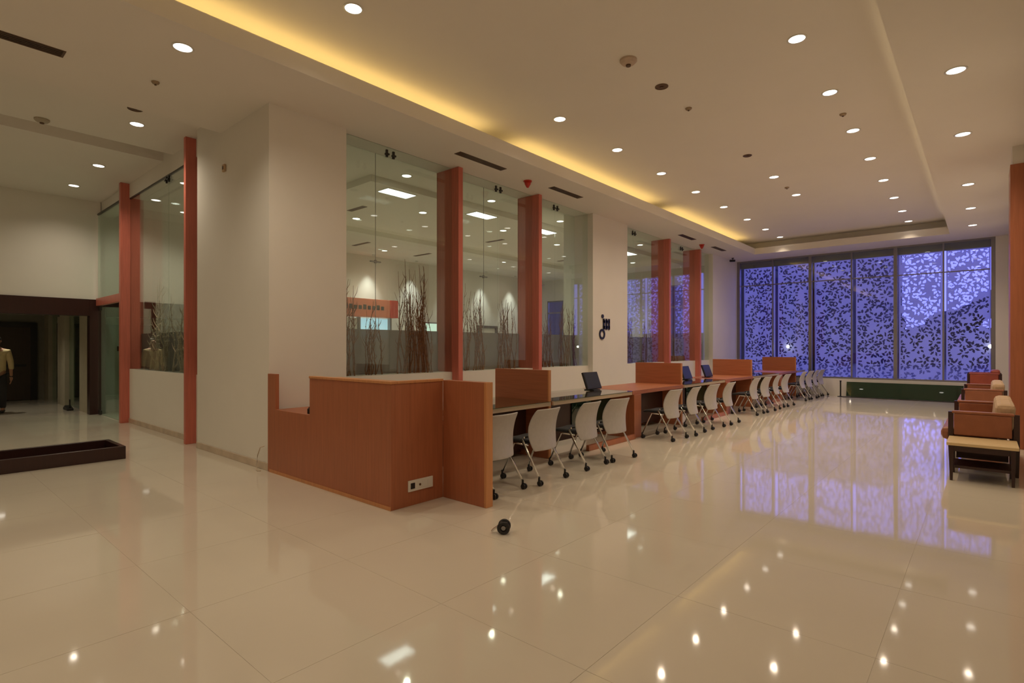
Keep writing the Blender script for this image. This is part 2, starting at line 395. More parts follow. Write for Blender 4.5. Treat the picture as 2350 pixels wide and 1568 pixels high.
# fins
def fin(x0, x1, y0, y1, z1, label):
    return tag(B(x0, x1, y0, y1, 0, z1).build('wood_fin', M['fin'], bevel=.004), label, 'wood fin', 'tall reddish wood fins')
for y, lab in ((6.22, 'tall reddish wood fin rising behind the reception desk corner'), (8.35, 'tall reddish wood fin just left of the pillar with black ornament'),
               (14.12, 'wide looking reddish wood fin right after the ornament pillar'), (16.24, 'farthest reddish wood fin in the hall, nearest the blue window')):
    fin(XB-.02, XP+.03, y-.05, y+.05, HS, lab)
fin(-9.38, -9.30, YW-.02, YW+.37, HL, 'tall reddish wood fin standing beside the cream corner pillar')
fin(-12.95, -12.85, YW-.02, YW+.37, HL, 'tall reddish wood fin beside the frameless glass door')

# ---- room behind the glass
struct(MB().box(XBK-.2, XBK, 3.17, YE, 0, 4.8).build('wall_back', M['plaster']))
mb = MB().box(XBK, -8.31, 5.71, YE, 4.48, 4.8).box(-8.31, -7.13, 4.11, YE, 4.60, 4.8).box(-8.88, -8.31, 4.11, 5.71, 4.60, 4.8).box(XBK, -8.88, YW+.40, 5.71, 4.60, 4.8)
struct(mb.build('ceiling_room', M['ceil']))
struct(B(-12.2, -11.8, 5.75, YE, 4.36, 4.48).build('trim_6', M['ceil']))
struct(B(XB-.08, XP, 4.11, YE, HS, 4.8).build('wall_bulkhead_hall', M['ceil']))
mb = MB()
wins = [(-14.95, -14.05, .5, 3.57), (-9.35, -8.55, .5, 3.85)]
xx = XBK
for a, b, z0, z1 in wins:
    mb.box(xx, a, YE, YE+.15, 0, 4.8).box(a, b, YE, YE+.15, 0, z0).box(a, b, YE, YE+.15, z1, 4.8); xx = b
mb.box(xx, XP, YE, YE+.15, 0, 4.8)
struct(mb.build('wall_far', M['plaster']))
for n, (a, b, z0, z1) in enumerate(wins):
    w = struct(MB().box(a, a+.05, YE+.03, YE+.1, z0, z1).box(b-.05, b, YE+.03, YE+.1, z0, z1).box(a, b, YE+.03, YE+.1, z1-.05, z1).box(a, b, YE+.03, YE+.1, 3.0, 3.06).build('window_%d' % (7+n), M['alu']))
    B(a+.05, b-.05, YE+.06, YE+.07, z0, z1-.05).build('pane', M['glass'], w)
struct(B(-15.2, -14.6, 3.6, 3.9, 0, 4.6).build('wall_room_pier', M['plaster']))

# ---- outside
tag(B(-95, -6.6, 60, 70, 0, 11.5).build('neighbour_building', M['concrete']), 'dark building mass outside behind the left screens', 'building')
tag(B(-6.6, 40, 60, 61, 0, 3.1).build('boundary_wall', M['concrete']), 'dark low boundary wall outside behind the right screens', 'wall')
tag(B(-95, 45, YE+.15, 75, -.3, -.02).build('outdoor_ground', M['concrete']), 'dark paved ground outside the blue window', 'ground')

def blob(c, r, rnd):
    bm = bmesh.new(); bmesh.ops.create_icosphere(bm, subdivisions=3, radius=1)
    for v in bm.verts: v.co = Vector(c) + Vector((v.co.x*r[0], v.co.y*r[1], v.co.z*r[2])) * (1 + rnd.uniform(-.13, .13))
    vs_ = [tuple(v.co) for v in bm.verts]; fs_ = [tuple(v.index for v in f.verts) for f in bm.faces]; bm.free(); return vs_, fs_
rt = random.Random(5)
for n, (x, h, r) in enumerate(((-5.9, 4.4, 1.3), (-4.2, 3.9, 1.2), (-2.6, 4.6, 1.4), (-1.0, 5.2, 1.2), (.7, 6.6, 1.5), (2.8, 6.0, 1.6))):
    t = thing('tree', 'dark tree silhouette outside the right window panes, %s from the left' % ORD[n], 'tree', (x, 52 + 5*(n % 2), -.02), 0, 'trees outside the window')
    MB().tube([(0,0,0),(.05,0,h*.4),(0,.05,h*.75)], [.16,.12,.06], 8).build('trunk', M['concrete'], t)
    mb = MB()
    for q in range(5): mb.add(*blob((rt.uniform(-.5,.5)*r, rt.uniform(-.4,.4)*r, h-r*.95+rt.uniform(-.5,.25)*r), (r*.62, r*.62, r*.6), rt))
    mb.build('crown', M['concrete'], t)
# leaf-cut screens
def jali_mesh(seed, wd, ht, cell=.02):
    rnd = random.Random(seed); nx, nz = int(wd/cell), int(ht/cell)
    hole = [[False]*nz for _ in range(nx)]
    cents = []
    for _ in range(4000):
        p = (rnd.uniform(-.1, wd+.1), rnd.uniform(-.1, ht+.1))
        if all((p[0]-q[0])**2+(p[1]-q[1])**2 > .235**2 for q in cents): cents.append(p)
    leaves = []
    for cx, cz in cents:
        k = rnd.choice((6, 7, 8)); a0 = rnd.uniform(0, 6.28)
        for i in range(k):
            a = a0 + i*6.283/k + rnd.uniform(-.15, .15); r = rnd.uniform(.085, .13)
            leaves.append((cx+math.cos(a)*r, cz+math.sin(a)*r, a+rnd.uniform(-.5, .5), rnd.uniform(.05, .075), rnd.uniform(.022, .036)))
    for lx, lz, a, L, w in leaves:
        ca, sa = math.cos(a), math.sin(a)
        for i in range(max(2, int((lx-L)/cell)), min(nx-2, int((lx+L)/cell)+2)):
            for j in range(max(2, int((lz-L)/cell)), min(nz-2, int((lz+L)/cell)+2)):
                dx, dz = (i+.5)*cell-lx, (j+.5)*cell-lz
                u, v = (dx*ca+dz*sa)/L, (-dx*sa+dz*ca)/w
                if abs(u) < 1 and abs(v) < (1-u*u): hole[i][j] = True
    v, f, idx = [], [], {}
    def vi(i, j):
        if (i, j) not in idx: idx[(i, j)] = len(v); v.append((i*cell-wd/2, 0, j*cell))
        return idx[(i, j)]
    for i in range(nx):
        for j in range(nz):
            if not hole[i][j]: f.append((vi(i,j), vi(i+1,j), vi(i+1,j+1), vi(i,j+1)))
    me = bpy.data.meshes.new('perforated_screen'); me.from_pydata(v, [], f); me.materials.append(M['jali']); me.update(); return me
jm = [jali_mesh(3, 1.04, 3.86), jali_mesh(11, 1.04, 3.86), jali_mesh(23, 1.04, 3.86)]
sx = [XP+.05] + mulx + [.15]
for n in range(6):
    o = bpy.data.objects.new('perforated_screen', jm[n % 3]); COL.objects.link(o)
    o.location = ((sx[n]+sx[n+1])/2, YE+.42, .42); o.scale.x = (sx[n+1]-sx[n]-.09)/1.04
    m = o.modifiers.new('solid', 'SOLIDIFY'); m.thickness = .008
    tag(o, 'pale leaf-cut metal screen behind the window, %s from the left' % ORD[n], 'screen', 'leaf-cut screens outside the window')
for n, x in enumerate([XP+.05, -4.27, -2.01, .15]):
    tag(B(x-.03, x+.03, YE+.40, YE+.46, -.02, 4.4).build('screen_post', M['steel']), 'dark steel post holding the leaf-cut screens, %s from the left' % ORD[n], 'post', 'posts of the leaf-cut screens')
for z, lab in ((.38, 'lower'), (4.28, 'upper')):
    tag(B(XP+.02, .18, YE+.40, YE+.44, z, z+.04).build('screen_rail', M['steel']), lab + ' dark steel rail carrying the leaf-cut screens', 'rail')
for (x, lab) in ((-5.02, 'small glowing globe lamp outside the second window pane'), (.10, 'small glowing globe lamp at the right end of the window')):
    t = thing('globe_lamp', lab, 'lamp', (x, YE+.32, 1.52), 0, 'globe lamps outside the window')
    MB().lathe([(0,-.05),(.03,-.042),(.05,0),(.03,.042),(0,.05)], 12).build('globe', emit('lamp globe', (1,.97,.85), 12), t, smooth=True)
    MB().tube([(0,.045,0),(0,.11,0)], .012, 8).build('bracket', M['steel'], t)

# ================================================================== LIGHTS in fittings
ND = [0]
def downlight(x, y, z, label, group, watts=LAMP_W, color=LAMP_C, r=.085, ang=140, mat=None):
    t = thing('downlight', label, 'downlight', (x, y, z), 0, group)
    if 'dl' not in tm:
        tm['dl'] = MB().lathe([(r+.016,0),(r+.016,-.005),(r,-.007),(r-.004,0)], 24).mesh('trim_ring', M['white_plastic'], True)
        tm['dd'] = MB().lathe([(r-.004,-.0045),(0,-.0046)], 24).mesh('lamp_disc', M['lamp_on'])
    a = bpy.data.objects.new('trim_ring', tm['dl']); COL.objects.link(a); a.parent = t
    b = bpy.data.objects.new('lamp_disc', tm['dd']); COL.objects.link(b); b.parent = t
    lamp(x, y, z-.03, watts, color, ang)
    return t
def lamp(x, y, z, watts, color, ang=128, blend=1.0, rad=.045):
    L = bpy.data.lights.new('downlight_bulb', 'SPOT'); L.energy = watts; L.color = color; L.spot_size = R(ang); L.spot_blend = blend; L.shadow_soft_size = rad
    o = bpy.data.objects.new('downlight_bulb', L); COL.objects.link(o); o.location = (x, y, z); return o
rowY = [6.55, 8.22, 9.90, 11.57, 13.25, 14.95, 16.55, 18.0]
G1, G2, G3, G4 = 'downlights in the tray ceiling', 'downlights in the right soffit', 'downlights over the left wing', 'downlights in the glazed room'
for n, y in enumerate([3.06] + rowY):
    downlight(-4.76, y, HT, 'round downlight, %s from the camera in the tray row beside the yellow cove' % ORD[n], G1, LAMP_W if n < 8 else LAMP_W*.5, ang=140 if n < 8 else 95)
for n, y in enumerate((11.57, 13.25)):
    downlight(-3.17, y, HT, 'round downlight, %s of the two in the middle of the tray ceiling' % ('nearer' if n == 0 else 'farther'), G1)
for n, y in enumerate(rowY):
    downlight(-1.56, y, HT, 'round downlight, %s from the camera in the tray row on the right' % ORD[n], G1, LAMP_W if n < 7 else LAMP_W*.5, ang=140 if n < 7 else 95)
for n, y in enumerate((7.53, 9.85, 12.95, 15.2, 17.35)):
    downlight(-.24, y, HS, 'round downlight, %s from the camera in the right soffit' % ORD[n], G2, LAMP_W*.7)
for n, (x, y, z) in enumerate(((-6.0, 1.93, HS), (-9.33, 2.4, HL), (-11.98, 2.5, HL), (-13.83, 2.48, HL))):
    downlight(x, y, z, 'round downlight, %s from the cove in the left wing ceiling' % ORD[n], G3, LAMP_W*.98, (1, .86, .66))
# same fittings continuing behind the photographer
for n, (x, y) in enumerate(((-1.56, 3.2), (-1.56, -.3), (-4.76, -.3), (-1.56, -2.5), (-4.76, -2.5))):
    downlight(x, y, HT, 'round downlight of the tray ceiling behind the viewer', 'downlights behind the viewer')
for n, (x, y) in enumerate(((-11.0, -1.5), (-8.5, -2.5), (-13.5, -2.0))):
    downlight(x, y, HL if x < -8 else HS, 'round downlight of the left wing out of view', 'downlights of the left wing out of view', LAMP_W*.8, (1, .86, .62))
# cove tubes
struct(B(-5.88, -5.82, -3.95, 17.7, HS+.03, HS+.14).build('trim_5', M['ceil']))
for n, (y0, y1) in enumerate(((-3.9, 1.2), (1.3, 6.05), (6.75, 11.7), (12.45, 17.6))):
    tag(B(-5.87, -5.83, y0, y1, HS+.14, HS+.17).build('cove_tube', M['cove']), 'yellow glowing tube hidden in the left cove, %s from the rear' % ORD[n], 'light tube', 'cove tubes')
for n, (y0, y1) in enumerate(((-3.9, 6.2), (6.5, 17.6))):
    tag(B(-.53, -.50, y0, y1, HS+.03, HS+.055).build('cove_tube', M['cove_dim']), 'dim tube hidden in the right cove, %s from the rear' % ORD[n], 'light tube', 'cove tubes')
# room lights
for n, (x, y) in enumerate(((-9.4, 7.8), (-11.0, 7.15), (-14.0, 10.1), (-12.6, 10.4), (-9.3, 10.35), (-9.4, 12.8), (-9.4, 17.3), (-12.7, 14.2), (-11.3, 17.2))):
    downlight(x, y, 4.48, 'small round downlight in the room behind the glass, number %s in depth order' % ORD[n], G4, ROOM_W, ROOM_C)
for n, y in enumerate((6.18, 8.42, 10.89, 15.0)):
    downlight(-7.9, y, 4.60, 'round downlight in the raised strip behind the glass, %s from the camera' % ORD[n], G4, ROOM_W, ROOM_C)
downlight(-11.2, 4.3, 4.60, 'round downlight seen through the left glazed bay', G4, ROOM_W*1.6, ROOM_C)
downlight(-13.9, 4.5, 4.60, 'added round downlight brightening the room behind the frameless glass door', G4, ROOM_W*1.2, ROOM_C)  # added lamp, lifts the dark room corner seen through the glass door
for n, y in enumerate((6.5, 8.85, 11.15, 13.3, 15.5)):
    t = thing('panel_light', 'bright rectangular panel light behind the glass, %s from the camera' % ORD[n], 'panel light', (-8.6, y, 4.48), 0, 'panel lights behind the glass')
    MB().box(-.19, .19, -.36, -.33, -.008, 0).box(-.19, .19, .33, .36, -.008, 0).box(-.19, -.16, -.33, .33, -.008, 0).box(.16, .19, -.33, .33, -.008, 0).build('frame', M['white_plastic'], t)
    B(-.16, .16, -.33, .33, -.006, -.001).build('diffuser', M['lamp_cool'], t)
for n, y in enumerate((10.3, 12.05, 13.8, 15.55, 17.3)):
    t = thing('wall_washer', 'small wall washer by the back wall, %s from the camera' % ORD[n], 'spotlight', (-14.85, y, 4.48), 0, 'wall washers of the back wall')
    MB().lathe([(.05,0),(.05,-.03),(.042,-.03),(.042,-.006),(0,-.006)], 14).build('ring', M['white_plastic'], t)
    lamp(-14.85, y, 4.43, 150, (1, .95, .90), 62, .8, .04)
lamp(-17.2, 1.75, 2.38, 48, (1, .9, .7), 140)
t = thing('downlight', 'round downlight in the low corridor ceiling', 'downlight', (-17.2, 1.75, 2.42))
for nm, k in (('trim_ring', 'dl'), ('lamp_disc', 'dd')):
    a = bpy.data.objects.new(nm, tm[k]); COL.objects.link(a); a.parent = t

# ---- ceiling fittings
def slot(x, y0, y1, z, label, along='y', w=.07):
    L = (y1-y0)/2
    if along == 'y':
        t = thing('slot_diffuser', label, 'air diffuser', (x, (y0+y1)/2, z), 0, 'dark slot air diffusers'); rz = 0
    else:
        t = thing('slot_diffuser', label, 'air diffuser', ((y0+y1)/2, x, z), R(90), 'dark slot air diffusers')
    MB().box(-w, w, -L, -L+.02, -.006, 0).box(-w, w, L-.02, L, -.006, 0).box(-w, -w+.012, -L+.02, L-.02, -.006, 0).box(w-.012, w, -L+.02, L-.02, -.006, 0).build('frame', M['grille'], t)
    B(-w+.012, w-.012, -L+.02, L-.02, -.002, 0).build('backing', M['black'], t)
    k = 4
    for i in range(k):
        xx = -w+.012 + (i+.5)*(2*w-.024)/k
        B(xx-.006, xx+.006, -L+.02, L-.02, -.007, -.002).build('slat', M['grille'], t)
slot(-6.08, 5.72, 6.78, HS, 'dark slot diffuser nearest above the desk, between the first two fins')
slot(-6.08, 8.10, 9.06, HS, 'dark slot diffuser in the soffit above the second fin')
slot(-6.08, 13.75, 14.65, HS, 'dark slot diffuser in the soffit above the third fin')
slot(-6.08, 16.05, 16.95, HS, 'farthest dark slot diffuser in the soffit near the blue window')
slot(-7.05, -.2, 1.19, HS, 'long dark slot diffuser at the upper left edge of the photo', w=.085)
for n, (x, y0, y1) in enumerate(((6.65, -10.5, -9.9), (9.0, -14.0, -13.2), (11.35, -14.1, -13.3), (11.2, -10.7, -10.05), (15.3, -11.2, -10.4))):
    slot(x, y0, y1, 4.48, 'short slot diffuser in the ceiling behind the glass, %s from the camera' % ORD[n], along='x', w=.06)
def disc(name, x, y, z, r, h, mat, label, cat, group, dome=False):
    t = thing(name, label, cat, (x, y, z), 0, group)
    prof = [(r,0),(r,-h*.35),(r*.75,-h*.8),(r*.35,-h),(0,-h)] if dome else [(r,0),(r,-h*.6),(r*.86,-h),(r*.80,-h),(r*.76,-h*.5),(0,-h*.5)]
    MB().lathe(prof, 20).build('housing', mat, t, smooth=False)
    MB().lathe([(r*.3,-h*(1 if dome else .5)),(r*.28,-h*1.3),(0,-h*1.3)], 12).build('sensor_tip' if dome else 'core', M['grille'], t)
disc('smoke_detector', -3.17, 5.73, HT, .10, .06, plain('beige detector', (.55,.42,.33), .5), 'round beige smoke detector on the tray ceiling', 'smoke detector', None, True)
disc('ceiling_speaker', -3.17, 6.60, HT, .085, .012, M['grille'], 'dark round ceiling speaker beside the smoke detector', 'speaker', 'dark ceiling discs')
disc('ceiling_speaker', -3.17, 9.97, HT, .075, .012, M['grille'], 'dark round ceiling speaker in the middle of the tray ceiling', 'speaker', 'dark ceiling discs')
disc('sprinkler_head', -3.17, 7.45, HT, .045, .03, plain('dull brass', (.35,.26,.17), .4, .6), 'small sprinkler head near the dark speaker', 'sprinkler', 'sprinkler heads', True)
disc('sprinkler_head', -1.56, 9.10, HT, .045, .03, plain('dull brass', (.35,.26,.17), .4, .6), 'small sprinkler head in the right downlight row', 'sprinkler', 'sprinkler heads', True)
disc('sprinkler_head', -3.17, 12.5, HT, .045, .03, plain('dull brass', (.35,.26,.17), .4, .6), 'small sprinkler head between the two middle downlights', 'sprinkler', 'sprinkler heads', True)
disc('sprinkler_head', -7.01, 1.98, HS, .04, .03, plain('dull brass', (.35,.26,.17), .4, .6), 'small sprinkler head in the left soffit', 'sprinkler', 'sprinkler heads', True)
disc('ceiling_speaker', -8.75, 2.23, HL, .09, .012, M['grille'], 'dark round ceiling speaker in the left wing', 'speaker', 'dark ceiling discs')
disc('smoke_detector', -10.15, 1.46, HL, .09, .05, plain('beige detector', (.42,.36,.27), .5), 'round detector beside the ceiling groove of the left wing', 'smoke detector', None, True)
for n, (x, y) in enumerate(((-6.17, 7.52), (-6.2, 15.5))):
    t = thing('alarm_beacon', 'red cone alarm beacon on the soffit %s' % ('between the two near slot diffusers' if n == 0 else 'near the blue window'), 'alarm beacon', (x, y, HS), 0, 'red alarm beacons')
    MB().lathe([(.075,0),(.075,-.02),(.06,-.025),(0,-.025)], 16).build('base', M['red'], t)
    MB().lathe([(.06,-.025),(.055,-.06),(.02,-.12),(0,-.125)], 16).build('cone', M['red'], t, smooth=True)
t = thing('security_camera', 'small dark security camera at the soffit end beside the window', 'camera', (-6.35, 18.5, HS), R(-40))
MB().lathe([(.04,0),(.04,-.02),(0,-.02)], 12).build('base', M['black'], t)
MB().tube([(0,0,-.02),(0,0,-.07)], .012, 8).build('arm', M['black'], t)
MB().tube([(0,.07,-.09),(0,-.10,-.10)], .038, 10).build('body', M['black'], t)
t = thing('wall_sensor', 'tiny beige sensor high on the corner pillar', 'sensor', (-7.86, YW, 3.95))
MB().box(-.04,.04,-.03,0,-.05,.05).build('body', M['cushion'], t, bevel=.008)
MB().box(-.015,.015,-.036,-.03,-.02,.02).build('lens', M['grille'], t)

# ================================================================== RECEPTION DESK
rd = thing('reception_desk', 'orange wood reception desk with a low notch beside the corner pillar', 'reception desk', (0,0,0))
y0 = 3.03; XF = -4.10
notch = [(-6.55,0),(-6.55,1.18),(-6.35,1.18),(-6.35,.76),(-5.56,.76),(-5.56,1.16),(XF,1.16),(XF,0)]
MB().prism(notch, 'y', y0, y0+.045).build('front_panel', M['wood'], rd, bevel=.003)
B(XF-.045, XF, y0+.045, 3.66, 0, 1.16).build('side_panel', M['wood'], rd, bevel=.003)
B(XF, -3.53, 3.66, 3.75, 0, 1.17).build('end_panel', M['wood'], rd, bevel=.003)
B(-3.53, -3.50, 3.66, 3.75, 0, 1.17).build('end_edge', M['edge'], rd, bevel=.003)
MB().box(-5.56, XF+.01, y0-.01, y0+.06, 1.16, 1.185).box(XF-.06, XF+.01, y0+.06, 3.66, 1.16, 1.185).build('ledge', M['edge'], rd, bevel=.004)
B(-5.56, XF-.06, y0+.06, 3.40, 1.13, 1.16).build('shelf', M['edge'], rd)
B(-6.5, XF-.05, y0+.05, 3.72, .71, .745).build('worktop', M['woodx'], rd, bevel=.004)
B(-6.52, -6.48, y0+.05, 3.72, 0, .71).build('support', M['wood'], rd)
MB().box(-6.50, XF, y0-.006, y0, 0, .035).build('kick_strip', M['edge'], rd)
ot = B(XF, XF+.012, 3.22, 3.52, .135, .24).build('outlet_plate', M['white_plastic'], rd, bevel=.003)
ot['label'] = 'white outlet plate with a black socket'
B(XF+.012, XF+.018, 3.245, 3.295, .16, .215).build('socket', M['black'], ot, bevel=.004)
for yy in (3.33, 3.39, 3.45): B(XF+.012, XF+.016, yy, yy+.05, .155, .22).build('switch', M['white_plastic'], ot, bevel=.002)
MB().lathe([(.012,0),(.012,.003),(0,.003)], 10, Matrix.Translation((XF+.016, 3.355, .188)) @ Matrix.Rotation(R(90), 4, 'Y')).build('knob', M['grille'], ot)
t = thing('desk_phone', 'black desk phone just showing over the notch of the reception desk', 'phone', (-5.72, 3.24, .745), R(8))
MB().prism([(-.10,0),(.10,0),(.10,.03),(-.10,.06)], 'x', -.09, .09).build('base', M['black'], t, bevel=.006)
MB().tube([(-.06,-.09,.055),(-.06,0,.075),(-.06,.09,.055)], [.022,.014,.022], 10).build('handset', M['black'], t, smooth=True)
for i in range(3): B(-.01+i*.03, .01+i*.03, -.03, .05, .045, .052).build('key_row', M['screen_black'], t)
pts = []
for i in range(14):
    a = i/13; pts.append((-6.66-.10*math.sin(a*math.pi), 2.965+.01*a, .005+.26*math.sin(a*math.pi)*(1-a*.2)))
pts = [(-6.60, 3.01, .30), (-6.66, 2.99, .28), (-6.72, 2.985, .18), (-6.73, 2.98, .07), (-6.70, 2.96, .006), (-6.64, 2.95, .006), (-6.62, 2.98, .006)]
tag(MB().tube(pts, .006, 8).build('cable', M['cable'], smooth=True), 'pale loop of cable at the left foot of the reception desk', 'cable')

# ================================================================== SERVICE DESKS
S = [3.75, 8.05, 12.27, 16.49, 19.40]; D = [5.86, 10.08, 14.25, 18.45]
XFt, XBt, ZT = -4.38, -5.35, .78
for k in range(4):
    for half in (0, 1):
        ya, yb = (S[k]+.01, D[k]-.03) if half == 0 else (D[k]+.03, S[k+1]-.005)
        woody = (half == 0 and k > 0)
        lab = 'wood and glass service desk, %s bay from the reception desk' % ORD[2*k+half]
        t = thing('service_desk', lab, 'desk', (0, ya, 0), 0, 'service desks along the glass partition')
        L = yb-ya
        B(XBt, XFt-.03, 0, L, ZT-.065, ZT-.012).build('worktop', M['woodh'], t)
        e = B(XFt-.03, XFt, 0, L, ZT-.065, ZT-.012).build('front_edge', M['woodh'] if woody else M['tan'], t, bevel=.003)
        if not woody: B(XBt, XFt+.02, .01, L-.01, ZT-.010, ZT).build('glass_top', M['desktop_glass'], t)
        else: B(XBt, XFt, 0, L, ZT-.012, ZT).build('top_veneer', M['woodh'], t)
        B(-4.84, -4.80, .02, L-.02, .10, ZT-.065).build('modesty_panel', M['underdesk_shade'], t)
        if half == 1:
            B(-4.79, -4.78, max(.05, L-1.15), L-.05, .15, ZT-.10).build('glass_panel', M['deepgreen'], t)
            B(-4.36, -4.31, max(.06, L-1.4), L-.02, 0, .08).build('plinth', M['wood'], t, bevel=.003)
        if half == 0:
            if k > 0: B(-5.3, -4.36, .02, .26, 0, ZT-.065).build('end_cabinet', M['wood'], t, bevel=.004)
            B(-5.30, -4.86, L-.55, L-.06, .05, ZT-.065).build('pedestal', M['underdesk_shade'], t, bevel=.003)
        else:
            B(-5.30, -4.86, .06, .55, .05, ZT-.065).build('pedestal', M['underdesk_shade'], t, bevel=.003)
    t = thing('divider_panel', 'upright orange wood divider panel, %s from the reception desk' % ORD[k], 'divider', (0, D[k], 0), 0, 'divider panels between service desks')
    B(-5.40, -4.44, -.025, .025, 0, 1.19).build('panel', M['woodx'], t, bevel=.003)
    B(-4.44, -4.42, -.025, .025, 0, 1.19).build('edge_strip', M['edge'], t, bevel=.002)
# monitors
for n, (x, y, k) in enumerate(((-4.95, 7.80, 0), (-4.95, 11.62, 1), (-4.95, 12.82, 2), (-4.95, 15.9, 2))):
    labs = ('dark tilted monitor alone on the desk before the ornament pillar', 'dark tilted monitor just right of the second divider', 'dark tilted monitor half behind the third divider', 'dark monitor between the third and fourth dividers')
    t = thing('monitor', labs[n], 'monitor', (x, y, ZT), 0, 'desk monitors')
    tl = Matrix.Rotation(R(-20), 4, 'Y')
    def TB(x0,x1,a,b,z0,z1):
        q = B(x0,x1,a,b,z0,z1); q.v = [tuple(tl @ Vector(p) + Vector((.02,0,.0))) for p in q.v]; return q
    TB(-.035, 0, -.22, .22, .025, .32).build('casing', M['black'], t, bevel=.006)
    TB(0, .003, -.20, .20, .045, .30).build('screen', M['screen_black'], t)
    MB().tube([(-.05,0,.02),(-.07,0,.14)], .02, 8).build('neck', M['black'], t)
    B(-.14, .05, -.10, .10, 0, .014).build('foot', M['black'], t, bevel=.004)

# ================================================================== NESTING CHAIRS
def make_chair():
    # local: faces -x, origin on floor under seat centre; rear casters at x=+.30
    t = thing('nesting_chair', '', 'chair', (0,0,0), 0, 'grey backed chairs along the service desks')
    prof = [(.815,.315,.205),(.81,.310,.222),(.74,.262,.240),(.66,.230,.256),(.58,.212,.262),(.49,.218,.252),(.42,.236,.235),(.36,.258,.215),(.350,.262,.195)]
    P = []
    for z, x, hw in prof:
        P.append([(x - .05*q*q, q*hw, z) for q in (-1,-.93,-.6,-.2,.2,.6,.93,1)])
    MB().grid(P).build('backrest', M['shell'], t, smooth=True, sub=1, solid=.016)
    P = []
    for x, z, hw in ((.20,.445,.20),(.10,.452,.222),(-.05,.458,.23),(-.18,.455,.22),(-.25,.432,.19)):
        P.append([(x, q*hw, z - .012*(1-q*q)) for q in (-1,-.6,0,.6,1)])
    MB().grid(P).build('seat', M['blackfab'], t, smooth=True, sub=1, solid=.05)
    for s in (-1, 1):
        y = s*.245
        MB().tube([(.10, y*.93, .50), (.06, y*.95, .47), (.305, y, .085)], .0135, 8).build('leg', M['chrome'], t, smooth=True)
        MB().tube([(.13, y*.86, .415), (-.06, y*.90, .42), (-.215, y*.95, .085)], .0125, 8).build('leg', M['chrome'], t, smooth=True)
        MB().tube([(.10, y*.93, .50), (.14, y*.9, .51), (.165, y*.8, .53)], .010, 8).build('back_bracket', M['black'], t, smooth=True)
        for x in (.31, -.22):
            c = MB().lathe([(.012,.05),(.012,.095)], 8, Matrix.Translation((x, y, 0))).box(x-.012, x+.03, y-.006, y+.006, .02, .062).build('caster', M['black'], t)
            for q in (-1, 1):
                MB().lathe([(.0,-.009),(.024,-.009),(.029,-.005),(.029,.005),(.024,.009),(0,.009)], 14, Matrix.Translation((x+.016, y+q*.017, .029)) @ Matrix.Rotation(R(90), 4, 'X')).build('wheel', M['black'], c)
    MB().tube([(.09,-.215,.43),(.09,.215,.43)], .010, 8).build('cross_bar', M['steel'], t)
    return t
chair0 = make_chair()
cy = [4.16, 4.88, 5.80, 6.47, 8.43, 9.16, 10.09, 10.86, 12.72, 13.45, 14.36, 15.08, 16.95, 17.62, 18.42, 19.05]
cr = [4, 1, 3, -6, -2, 5, -3, 2, 1, -3, 4, -2, 2, -3, 3, -4]
for n, y in enumerate(cy):
    lab = '%s grey backed caster chair along the service desks, counted from the reception desk' % ORD[n]
    x = -3.97 - (.06 if n > 3 else 0) - (.04 if n > 7 else 0) + (-.02, .01, -.01, .02)[n % 4]
    if n == 0: chair0.location = (x, y, 0); chair0.rotation_euler.z = R(cr[n]); chair0['label'] = lab
    else: dup(chair0, (x, y, 0), R(cr[n]), lab)
# loose caster on the floor
t = thing('loose_caster', 'loose black twin wheel caster lying alone on the floor', 'caster', (-2.93, 3.27, 0), R(35))
for q in (-1, 1):
    MB().lathe([(.026,-.012),(.045,-.012),(.052,-.006),(.052,.006),(.045,.012),(.026,.012),(.026,-.012)], 20, Matrix.Translation((.0, q*.034, .052)) @ Matrix.Rotation(R(90), 4, 'X'), False).build('wheel', M['black'], t, smooth=False)
    MB().lathe([(.018,-.006),(.018,.006)], 12, Matrix.Translation((.0, q*.034, .052)) @ Matrix.Rotation(R(90), 4, 'X')).build('hub', M['alu'], t)
MB().tube([(0,-.034,.052),(0,.034,.052)], .010, 8).box(-.03,.03,-.014,.014,.05,.09).build('axle_block', M['black'], t)
MB().tube([(-.02,0,.075),(-.085,0,.03),(-.10,0,.012)], .008, 8).build('stem', M['chrome'], t)

# ================================================================== ARMCHAIRS on the right
def sofa(name, y, wd, label, cat, lea, hb=.80, arm=.72, seats=2):
    # faces -x; near arm panel at local y=0
    t = thing(name, label, cat, (0, y, 0), 0, 'seats along the right wall')
    for s, yy in ((0, 0), (1, wd)):
        MB().box(-.29, .23, yy-.02, yy+.05, .44, arm-.02).build('arm_panel', lea, t, bevel=.012)
        B(-.31, .25, yy-.025, yy+.055, arm-.02, arm+.012).build('arm_cap', lea, t, bevel=.012)
        for x in (-.345, .245):
            MB().prism([(x, arm),(x+.05, arm),(x+.05,.3),(x+.042,0),(x+.012,0),(x,.3)], 'y', yy-.012, yy+.042).build('leg', M['dark'], t, bevel=.003)
        B(-.295, .245, yy, yy+.03, .36, .41).build('side_rail', M['dark'], t)
    B(-.27, .20, .05, wd-.01, .16, .36).build('seat_frame', M['dark'], t)
    w1 = (wd-.06)/seats
    for i in range(seats):
        a, b = .055+i*w1, .05+(i+1)*w1
        MB().box(-.42, .12, a, b, .36, .52).build('seat_cushion', lea, t, bevel=.06)
        q = MB().box(.06, .24, a+.01, b-.01, .50, hb); q.v = [(p + (.03 if r > .6 else 0), o, r) for p, o, r in q.v]
        q.build('back_cushion', M['cushion'] if lea is M['leather'] else lea, t, bevel=.05)
    return t
sofa('sofa', 8.50, 1.72, 'nearest brown leather sofa with dark wooden posts along the right wall', 'sofa', M['leather'], .83)
